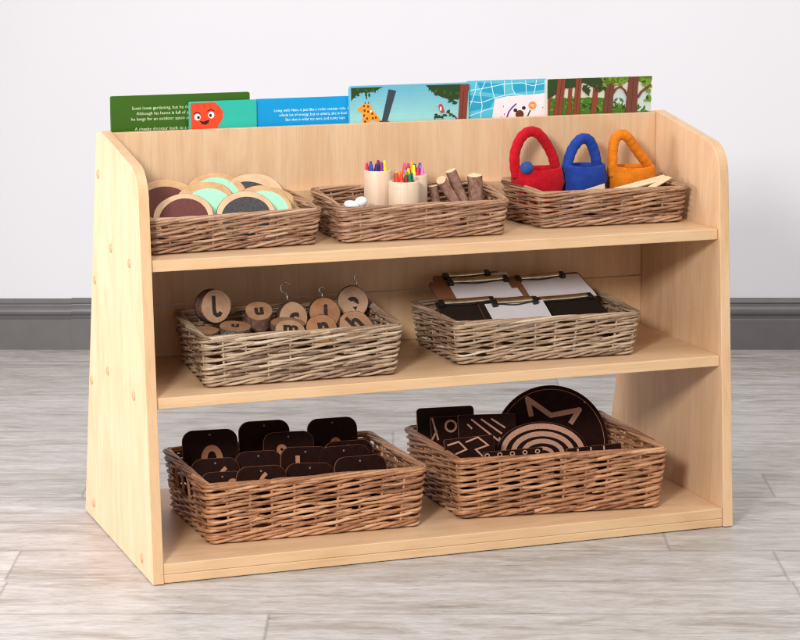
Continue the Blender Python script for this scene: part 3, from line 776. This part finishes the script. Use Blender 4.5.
# ------------------------------------------------------------------ number tiles (bottom left basket)
def tile(label, x, y, ztop, w, h, el, az, glyph=None, spin=0, hole=True):
    tp = Vector((x, y, ztop)); T = frame(tp, el, az, spin)
    t = thing('number_tile', label, 'tile', mat=T, group='dark rounded tiles in the basket')
    mb = MB(); mb.prism(rrect(-w/2, w/2, -h, 0, .019, 8), -.0042, 0, M['tile_dark'], M['tile_edge'], None, True, .0007); mb.build('board', t)
    if hole:
        mb = MB(); mb.lathe([(.0017, -.0002), (.0017, .0003), (.0001, .0003)], M['hole'], 12, Matrix.Translation((0, -.0085, 0))); mb.build('hanging_hole', t)
    if glyph:
        ch, gx, gy, size = glyph; mb = MB()
        text_mb(mb, ch, size, M['etch'], Matrix.Translation((gx, gy, 0)), .0003, 'CENTER', .0001, .0014); mb.build('etched_number', t)
TL = tile
TL('dark tile with a wide orange arc, tall at the back left corner', .1690, .277, .1730, .0930, .095, 14, 6, ('0', .002, -.058, .080))
TL('blank dark tile standing highest in the middle of the back row', .2735, .312, .1725, .0880, .098, 10, 4)
TL('tall dark tile with a small orange dot, right end of the back row', .3935, .310, .1685, .0880, .095, 12, 2, ('8', .004, -.049, .036))
TL('dark tile with a small orange tip, in front of the highest blank one', .2975, .252, .1650, .0860, .095, 16, 6, ('9', -.012, -.036, .036))
TL('dark tile with an orange stroke in front of the arc tile', .1600, .212, .1405, .0800, .090, 14, 8, ('6', .013, -.030, .036))
TL('blank dark tile left of centre in the third row', .2365, .222, .1440, .0800, .092, 16, 6)
TL('dark tile with a slanting orange stroke in the centre', .3085, .192, .1520, .0870, .095, 16, -2, ('1', -.014, -.034, .048), -4)
TL('blank dark tile squeezed between the right end tile and the row before it', .4000, .245, .1430, .0860, .092, 16, 2)
TL('blank dark tile at the right, second from the front', .3745, .192, .1485, .0900, .095, 17, 0)
TL('low dark tile with an orange dot in the left front corner', .1560, .155, .1320, .0740, .080, 16, 8, ('8', .016, -.026, .032))
TL('blank low dark tile in the middle of the front row', .3010, .145, .1365, .0830, .085, 16, 2, None, -3)
TL('dark tile with an orange stroke in the front row, left of middle', .2105, .120, .1450, .0830, .085, 13, 4, ('6', .004, -.026, .036))
TL('blank dark tile at the right end of the front row', .3845, .138, .1430, .0900, .088, 16, 0)

# ------------------------------------------------------------------ patterned boards (bottom right basket)
def pboard(name, label, loc, el, az, spin=0, group='dark boards with etched patterns'):
    return thing(name, label, 'board', mat=frame(loc, el, az, spin), group=group)
Z0, Z1 = 0, .0004
t = pboard('pattern_board', 'plain black rounded board at the back left of its basket', (.5935, .293, .1755), 12, 6)
mb = MB(); mb.prism(rrect(-.051, .051, -.11, 0, .007), -.004, 0, M['mat_dark'], M['etch_pink'], None, False, .0006); mb.build('board', t)
t = pboard('pattern_board', 'small dark board with an etched ring and crossed lines', (.5875, .255, .1680), 14, 8)
mb = MB(); mb.prism(rrect(-.034, .034, -.10, 0, .003), -.004, 0, M['tile_dark'], M['tile_edge'], None, False, .0006); mb.build('board', t)
mb = MB(); mb.stroke(ellipse(.001, -.017, .0092, .0092, 24), .0038, Z0, Z1, M['etch_pink'], None, True)
for a in ([(-.031, -.002), (-.022, -.040)], [(-.036, -.044), (-.024, -.024)], [(.017, -.002), (.0205, -.030)]): mb.stroke(a, .0030, Z0, Z1, M['etch_pink'])
mb.build('etched_pattern', t)
t = pboard('pattern_board', 'dark square board with slanting etched stripes', (.6430, .225, .1735), 14, 8, -1)
mb = MB(); mb.prism(rrect(-.050, .050, -.10, 0, .003), -.004, 0, M['tile_dark'], M['tile_edge'], None, False, .0006); mb.build('board', t)
mb = MB()
for a in ([(-.034, -.016), (-.026, -.024)], [(-.027, -.008), (.020, -.046)], [(-.010, -.008), (.026, -.034)], [(.008, -.008), (.032, -.024)], [(.0215, -.040), (.0215, -.062)]): mb.stroke(a, .0030, Z0+.0001, Z1, M['etch_pink'])
mb.build('etched_pattern', t)
t = pboard('round_board', 'large round dark board with an etched zigzag crown', (.7800, .262, .1025), 14, 12, 0)
rB = .1015; mb = MB(); mb.prism(ellipse(0, 0, rB, rB, 72), -.005, 0, M['tile_dark'], M['tile_edge'], None, True, .0007); mb.build('board', t)
mb = MB(); mb.stroke(ellipse(0, 0, rB*.93, rB*.93, 72), .0008, Z0, Z1, M['etch'], None, True)
zig = [(-.0335, .0480), (-.0395, .0790), (.0010, .0490), (.0520, .0570), (.0350, .0335)]
for q, (a, b) in enumerate(zip(zig, zig[1:])):
    mb.stroke([a, b], .0088, Z0+.0001, Z1+.0001+.00006*q, M['etch_pink'])
for q, p in enumerate(((-.0395, .0790), (.0010, .0490), (.0520, .0570))): mb.prism(ellipse(p[0], p[1], .0044, .0044, 20), Z0+.0001, Z1+.0005+.00006*q, M['etch_pink'])
mb.lathe([(.0022, -.001), (.0022, .0006), (.0001, .0006)], M['etch'], 12, Matrix.Translation((.062, .070, 0)))
mb.build('etched_pattern', t)
t = pboard('arch_board', 'dark arched board with four etched rainbow bands', (.7300, .182, .1080), 16, 8, -4)
mb = MB(); P = ellipse(0, 0, .081, .0535, 40, 0, 180)+[(-.081, -.055), (.081, -.055)]
mb.prism(P, -.0045, 0, M['tile_dark'], M['tile_edge'], None, True, .0006); mb.build('board', t)
mb = MB()
for rx, ry, w in ((.070, .046, .0092), (.052, .033, .0086), (.034, .0205, .0078), (.016, .008, .0060)):
    mb.stroke([(-rx, -.05)]+ellipse(0, 0, rx, ry, 36, 180, 0)+[(rx, -.05)], w, Z0, Z1, M['etch_pink'])
mb.build('etched_pattern', t)
t = pboard('pattern_board', 'dark board with a square etched key pattern at the left rim', (.5800, .148, .1560), 14, 6, 3)
mb = MB(); mb.prism(rrect(-.043, .043, -.09, 0, .003), -.004, 0, M['tile_dark'], M['tile_edge'], None, False, .0006); mb.build('board', t)
mb = MB()
mb.stroke([(-.038, -.010), (-.018, -.006), (-.006, -.020), (-.026, -.026)], .0028, Z0, Z1, M['etch_pink'])
mb.stroke([(-.006, -.008), (.016, -.002), (.032, -.017), (.010, -.022), (.022, -.036)], .0028, Z0+.0001, Z1, M['etch_pink'])
mb.build('etched_pattern', t)
t = pboard('pattern_strip', 'low dark strip with a row of small etched rings', (.6440, .108, .1385), 14, 4, 1)
mb = MB(); mb.prism(rrect(-.052, .052, -.07, 0, .003), -.004, 0, M['tile_dark'], M['tile_edge'], None, False, .0006); mb.build('board', t)
mb = MB()
for k in range(5): mb.stroke(ellipse(-.046+.022*k, -.0065, .0036, .0030, 16), .0018, Z0, Z1, M['etch_pink'], None, True)
mb.build('etched_pattern', t)
t = pboard('pattern_strip', 'low dark strip with short etched ticks at the right front', (.7900, .106, .1335), 14, 0, 1)
mb = MB(); mb.prism(rrect(-.050, .050, -.07, 0, .003), -.004, 0, M['tile_dark'], M['tile_edge'], None, False, .0006); mb.build('board', t)
mb = MB()
for k in range(3): mb.stroke([(-.030+.024*k, -.002), (-.030+.024*k, -.012)], .0030, Z0, Z1, M['etch_pink'])
mb.build('etched_pattern', t)

# ------------------------------------------------------------------ books in the trough
def book(label, x0, x1, y, ztop, th, cover, art=None, round_tr=.0, w_px=None, u0=0, vL=0, vR=0, r=.003):
    zb = .5008; t = thing('picture_book', label, 'book', (x0, y, zb), 'picture books standing in the top trough')
    T = frame((0, 0, 0), 0, 0)                    # local XY of a piece = along the shelf and up; +Z towards the room
    w, h = x1-x0, ztop-zb; mb = MB()
    P = rrect(0, w, 0, h, r, 5)
    mb.prism(P, -.0014, 0, cover, None, T); mb.prism(P, -th, -th+.0014, cover, None, T); c = mb.build('cover', t)
    mb = MB(); mb.prism(rrect(.002, w-.002, .002, h-.002, .002), -th+.0015, -.0015, M['page'], None, T); mb.build('page_block', t)
    if art:
        k = w/w_px
        def A(u, v): return ((u-u0)*k, h-(v-(vL+(vR-vL)*(u-u0)/w_px))*.00167)
        lay = [0]
        amb = MB()
        def clip(P):
            for ax, lim, sg in ((0, .0002, 1), (0, w-.0002, -1), (1, .0002, 1), (1, h-.0002, -1)):
                o_ = []
                for i, b in enumerate(P):
                    a = P[i-1]; ia, ib = (a[ax]-lim)*sg >= 0, (b[ax]-lim)*sg >= 0
                    if ia != ib:
                        f = (lim-a[ax])/(b[ax]-a[ax]); o_.append((a[0]+(b[0]-a[0])*f, a[1]+(b[1]-a[1])*f))
                    if ib: o_.append(b)
                P = o_
                if len(P) < 3: return []
            return P
        def poly(pts, m):
            P = clip([A(*p) for p in pts])
            if len(P) > 2: lay[0] += 1; amb.prism(P, .00001, .00004+.000015*lay[0], m, None, T)
        def line(pts, wpx, m):
            lay[0] += 1; tmp = MB(); tmp.stroke([A(*p) for p in pts], wpx*.0017, 0, 1, m)
            for q in range(0, len(tmp.v), 16):
                P = clip([(v[0], v[1]) for v in tmp.v[q:q+4]])
                if len(P) > 2: amb.prism(P, .00001, .00004+.000015*lay[0], m, None, T)
        def text(s, u, v, size, m, align='CENTER'): lay[0] += 1; x, y_ = A(u, v); text_mb(amb, s, size, m, T @ Matrix.Translation((x, y_, 0)), .00008+.00002*lay[0], align)
        art(poly, line, text, lambda cx, cy, rx, ry, n=20: ellipse(cx, cy, rx, ry, n))
        amb.build('printed_page', c)
    return t
WHT = ink(240, 240, 240)
def art_green(poly, line, text, el):
    W2 = ink(205, 218, 175)
    text('Scott loves gardening, but he does not have one', 173.5, 106.6, .0074, W2)
    text('Although his home is full of pots and plants', 173.5, 111.9, .0074, W2)
    text('he longs for an outdoor space and some fresh air', 173.5, 117.2, .0074, W2)
    text('A cheeky dinosaur leads to a day of surprises', 173.5, 126.9, .0074, W2)
book('green book with white lines of text, standing at the left end', .0255, .2590, .3235, .7258, .006, ink(54, 94, 16), art_green, 0, 139, 110, 97, 91)
def art_face(poly, line, text, el):
    RD = ink(232, 70, 36); DK = ink(60, 20, 16)
    poly([(190, 103.2), (214, 102.4), (219.5, 107), (222.5, 112), (221.5, 119), (217, 126), (214, 150), (190, 150)], RD)
    for x in (196, 203, 209): line([(x, 104.2), (x+1.5, 108.5)], .8, ink(200, 48, 25))
    poly(el(196.6, 116.8, 3.1, 3.3), WHT); poly(el(210.4, 114.8, 3.1, 3.3), WHT)
    poly(el(197.6, 117.2, 1.4, 1.6), DK); poly(el(209.6, 115.2, 1.4, 1.6), DK)
    line([(192.8, 114.2), (195.5, 112.2), (199.5, 113.2)], .9, DK); line([(206.5, 111.2), (210, 109.4), (213.6, 111.0)], .9, DK)
    poly([(198.5, 120.2), (202.5, 121.2), (208.5, 119.2), (207.5, 122.6), (204.5, 124.4), (201, 123.6)], DK)
book('teal book with an orange red smiling face, in front of the green one', .1530, .2665, .3100, .7140, .007, ink(45, 178, 158), art_face, 0, 67, 189, 102, 100)
def art_blue(poly, line, text, el):
    text('Living with Nana is just like a roller coaster ride. A', 311.5, 109.6, .0064, ink(225, 240, 250))
    text('whole lot of energy, but at others, she is loud', 313, 114.2, .0064, ink(225, 240, 250))
    text('But that is what my aunt, and aunty says', 315, 118.8, .0064, ink(225, 240, 250))
book('bright blue book with three small lines of white text', .2672, .4310, .3170, .7140, .006, ink(0, 150, 210), art_blue, 0, 94, 256, 100, 96)
gl = random.Random(5)
def leaves(poly, pts, m, n=3, s=3.4):
    for (u, v) in pts:
        for _ in range(n):
            a = gl.uniform(0, 6.28); du, dv = gl.uniform(-s*.6, s*.6), gl.uniform(-s*.5, s*.5); L = gl.uniform(.7, 1.15)*s
            c, s_ = math.cos(a)*L, math.sin(a)*L; u2, v2 = u+du, v+dv
            poly([(u2+c, v2+s_), (u2-s_*.4, v2+c*.4), (u2-c*.8, v2-s_*.8), (u2+s_*.4, v2-c*.4)], m)
def art_giraffe(poly, line, text, el):
    G1, G2 = ink(38, 66, 28), ink(58, 88, 34); OR, BR = ink(240, 150, 40), ink(120, 55, 25)
    
    for q in range(9):
        poly([(349.2, 91+4*q), (467, 86+4*q), (467, 150), (349.2, 150)], ink(108+6*q, 178+4*q, 197+q))
    poly([(350.5, 88.6), (382, 87.2), (376, 90), (368, 93), (360, 93), (354, 97), (350.5, 102)], G1)
    leaves(poly, [(353, 92), (357, 95), (362, 92), (366, 94), (372, 90), (377, 89.8), (353, 98), (367, 97)], G1, 2, 2.8)
    leaves(poly, [(356, 91), (364, 91.5), (371, 91.2)], G2, 2, 2.4)
    poly([(387.2, 89.5), (394.6, 90.8), (385.2, 124), (379.8, 124)], ink(58, 66, 76))
    poly([(361.5, 135), (361.5, 113), (357, 111.5), (356.6, 109), (361, 105.5), (366, 103.8), (369.5, 105.8), (371.5, 110.5), (379, 119.5), (377, 122.2), (371.5, 120.5), (368.8, 121.5), (368, 135)], OR)
    for x, y in ((363, 106.5), (367, 107), (363.5, 111), (367, 112), (363, 116), (366, 119), (371, 114), (374.5, 118), (371.5, 118.6), (364, 122)): poly(el(x, y, 1.1, 1.3, 9), BR)
    poly(el(369.6, 111.6, .9, 1.3, 10), WHT); line([(364.5, 104.2), (363.8, 102.4)], .8, BR); line([(367.2, 104), (367.8, 102.2)], .8, BR)
    poly([(378, 121), (388, 121.3), (387, 124.6), (378, 124.6)], BR)
    poly([(424, 85.2), (467, 83.4), (467, 90), (461, 97), (450, 100), (440, 97), (433, 94), (428, 89)], G1)
    leaves(poly, [(429, 90), (434, 95), (439, 96), (441, 92), (447, 98), (450, 101), (455, 97), (446, 89), (455, 90), (452, 102.5)], G1, 2, 3.2)
    leaves(poly, [(433, 90), (441, 91), (448, 93), (456, 93)], G2, 2, 2.8)
    poly([(458.5, 83.8), (466.6, 83.6), (463.5, 140), (455, 140)], ink(128, 58, 40)); line([(462, 90), (459.5, 118)], .9, ink(98, 42, 30))
    line([(456, 120), (452, 115.5), (447, 113)], 1.3, ink(98, 55, 35))
    leaves(poly, [(435, 115.5), (438, 117), (433.5, 118), (444, 115), (447, 111), (450, 116), (441, 117)], G1, 2, 2.6)
    poly([(436.5, 104.5), (439.5, 103.6), (441.2, 107), (442.5, 112.5), (439, 113), (437, 109)], ink(190, 60, 70)); poly(el(438.6, 108.6, 1.0, 2.2, 12), WHT); poly([(436.8, 104.6), (434.6, 105.6), (436.8, 106.2)], ink(230, 170, 60))
book('book with a giraffe and leafy branches under a teal sky', .4270, .6400, .3075, .7310, .007, ink(105, 176, 196), art_giraffe, 0, 118, 349, 87, 82, .005)
def art_pool(poly, line, text, el):
    B2 = ink(40, 160, 195); LN = ink(205, 232, 238)
    for pts in ([(467, 95), (494, 97.5), (489, 108), (467, 112)], [(476, 82), (500, 84), (504, 95), (480, 92)], [(511, 84), (545, 82.5), (545, 90), (513, 93)]): poly(pts, B2)
    for pts in ([(467, 90.5), (481, 88.5), (503, 84), (520, 83), (531, 86), (546, 82.8)], [(467, 101), (480, 103), (493, 98), (511, 94), (528, 96.5), (546, 93.4)], [(466, 117), (480, 112), (494, 107.5)],
                [(475, 81.5), (474, 92), (469, 106), (467, 122)], [(484, 81.2), (479, 93), (481, 106), (479, 122)], [(489.5, 81), (491.5, 92), (493.5, 99)], [(503, 80.8), (503, 95)], [(510, 80.5), (511, 89), (514, 95)], [(524, 80.3), (525, 95)], [(535, 80), (532.5, 95)], [(543.5, 79.8), (543, 94)]): line(pts, .75, LN)
    poly([(493.5, 99.2), (506, 96.6), (545.8, 94), (545.6, 150), (487, 150)], ink(238, 226, 228))
    line([(505.5, 118.5), (507.5, 112.5), (510.5, 108.5), (515, 104.2)], 1.7, ink(120, 70, 150))
    DK, BR = ink(48, 25, 20), ink(110, 50, 32)
    poly(el(518.3, 115.2, 4.2, 4.4), BR); poly(el(514, 111, 1.9, 1.9), DK); poly(el(522.4, 108.8, 1.9, 1.9), DK); poly(el(516.5, 114.6, .5, .6, 8), DK); poly(el(520, 114, .5, .6, 8), DK)
    line([(526.2, 117.5), (529, 111)], 1.5, ink(95, 72, 60)); poly(el(531, 106.3, 4.1, 4.3), ink(242, 150, 100)); line([(530, 109), (531.5, 103.8)], 1.1, ink(200, 80, 50)); poly(el(531, 106.3, 1.6, 1.8, 12), ink(250, 190, 140))
    for x, y in ((541.5, 108.5), (502, 107), (503, 115), (500, 118)): poly(el(x, y, .45, .9, 8), ink(190, 70, 90))
book('book with blue pool water, white ripples and a small bear on a towel', .6402, .7885, .3160, .7322, .006, ink(88, 188, 210), art_pool, 0, 80, 466, 81, 79)
def art_forest(poly, line, text, el):
    GD, GM, GL, T1, T2 = ink(44, 66, 26), ink(74, 116, 34), ink(112, 148, 36), ink(134, 62, 40), ink(110, 60, 44)
    poly([(546.5, 100), (600, 98), (655.6, 104), (655.6, 150), (546.5, 150)], GM)
    poly([(618, 92), (632, 92), (630, 108), (614, 108)], ink(190, 208, 210))
    poly([(640, 94), (655.5, 90), (655.5, 112), (640, 112)], ink(196, 212, 210))
    leaves(poly, [(582, 104), (586, 108), (601, 105), (606, 109), (618, 106), (623, 108), (644, 109), (648, 111), (560, 104), (564, 110), (588, 102), (602, 102)], GM, 3, 4)
    leaves(poly, [(551, 97), (550, 104), (563, 99), (583, 101), (601, 108), (549, 111)], GL, 2, 3.4)
    leaves(poly, [(580+gl.uniform(0, 46), 99+gl.uniform(0, 12)) for _ in range(26)], GM, 1, 3.6)
    leaves(poly, [(580+gl.uniform(0, 46), 101+gl.uniform(0, 11)) for _ in range(16)], ink(96, 136, 40), 1, 2.8)
    leaves(poly, [(548+gl.uniform(0, 26), 95+gl.uniform(0, 16)) for _ in range(20)], ink(92, 128, 36), 1, 3)
    leaves(poly, [(580+gl.uniform(0, 46), 103+gl.uniform(0, 9)) for _ in range(12)], GD, 1, 2.6)
    poly([(547, 99), (549.5, 99), (546.9, 130), (546.4, 130)], T1)
    poly([(556, 80.6), (564, 80.2), (559, 130), (551.5, 130)], T1); poly([(568.5, 80), (572, 80), (569.5, 130), (565.5, 130)], T1); poly([(575.5, 79.6), (581, 79.4), (577.5, 130), (572, 130)], T1)
    poly([(594.5, 84), (599.5, 84), (595.5, 130), (590.5, 130)], T1); poly([(607.5, 76), (616.8, 76), (612.5, 130), (604, 130)], T2); poly([(632, 76.6), (641.5, 76.2), (640.5, 95), (640.5, 130), (627.5, 130), (629.5, 100)], T2)
    for a, b in (((559.5, 82), (556, 118)), ((578.5, 82), (575, 118)), ((612, 84), (608.5, 118)), ((636, 78), (634, 118))): line([a, b], .7, ink(90, 42, 32))
    poly([(546, 76), (600, 74), (608, 74), (607, 82), (600, 85), (590, 86), (583, 83), (577, 85), (566, 88), (553, 96), (546, 100)], GD)
    poly([(603, 74), (632, 72), (632, 80), (624, 84), (616, 82), (608, 85)], ink(86, 110, 30)); poly([(640, 72), (658, 70), (658, 78), (650, 84), (641, 80)], ink(86, 110, 30))
    poly([(564, 80), (576, 79.5), (574, 88), (566, 89)], GD)
    leaves(poly, [(567, 85), (571, 88), (574, 84), (549, 88), (550, 93)], GD, 2, 3.2)
    leaves(poly, [(586, 82), (592, 81.5), (598, 80), (604, 80.5), (585, 88), (590, 89), (595, 86), (600, 88), (604, 90), (588, 93), (601, 84)], GD, 3, 4.2)
    leaves(poly, [(604, 79.5), (611, 79), (618, 79.5), (623, 80), (606, 84), (618, 83), (626, 82), (629, 78.6)], GL, 2, 3.2)
    leaves(poly, [(646, 79.5), (651, 79), (648, 84), (653, 84), (652, 90), (654, 95), (651, 99), (626, 80), (622, 84), (655, 87), (655, 79), (655, 99)], GL, 2, 3.4)
    leaves(poly, [(647, 82), (653, 88), (653, 98)], GD, 1, 3)
    poly([(556.7, 74), (564.6, 74), (559, 130), (551.5, 130)], T1); poly([(575.9, 74), (581.4, 74), (577.5, 130), (572, 130)], T1); poly([(632.4, 72), (641.7, 72), (640.5, 95), (640.5, 130), (627.5, 130), (629.5, 100)], T2)
    for a, b in (((560.5, 78), (556, 118)), ((578.7, 78), (575, 118)), ((636, 78), (634, 118))): line([a, b], .7, ink(90, 42, 32))
    line([(630.5, 97), (627, 90), (622, 86.5)], 1.8, T2); line([(641, 98), (645, 91.5), (655, 84)], 1.6, T2); line([(614.5, 94), (618, 88.5), (624, 86)], 1.2, T2)
book('book with red brown forest trunks, standing at the right end', .7840, .9815, .3075, .7322, .007, ink(214, 208, 190), art_forest, 0, 111, 545.5, 80, 75, .004)

# ------------------------------------------------------------------ camera, light, render
cam = bpy.data.cameras.new('Camera'); co = bpy.data.objects.new('Camera', cam); COL.objects.link(co)
co.location = CAM; co.rotation_euler = (math.pi/2+PITCH, 0, YAW); cam.sensor_width = 36; cam.lens = 2431.52*36/800; cam.clip_end = 100; cam.clip_start = .05
sc.camera = co
def area(name, loc, target, sx, sy, power, col=(1, 1, 1)):
    l = bpy.data.lights.new(name, 'AREA'); l.shape = 'RECTANGLE'; l.size = sx; l.size_y = sy; l.energy = power; l.color = col
    o = bpy.data.objects.new(name, l); COL.objects.link(o); o.location = loc
    o.rotation_euler = (Vector(target)-Vector(loc)).to_track_quat('-Z', 'Y').to_euler()
    return o
area('softbox_key', (-1.25, -2.3, 1.65), (.5, .2, .35), .42, .42, 80, (1, .985, .97))
ss = area('softbox_side', (-1.7, .30, .80), (0, .24, .42), .6, .8, 15, (1, .955, 1.05)); ss.data.spread = R(100)
area('softbox_top', (.9, -.6, 3.0), (.7, .3, 0), 2.0, 2.0, 34, (1, .99, .98))
w = bpy.data.worlds.new('World'); sc.world = w; w.use_nodes = True
bg = w.node_tree.nodes['Background']; bg.inputs['Color'].default_value = (1, .99, .985, 1); bg.inputs['Strength'].default_value = .59
sc.render.engine = 'CYCLES'
sc.view_settings.view_transform = 'Standard'; sc.view_settings.look = 'None'; sc.view_settings.exposure = 0; sc.view_settings.gamma = 1
sc.cycles.filter_width = 1.1; sc.cycles.max_bounces = 8; sc.cycles.diffuse_bounces = 5
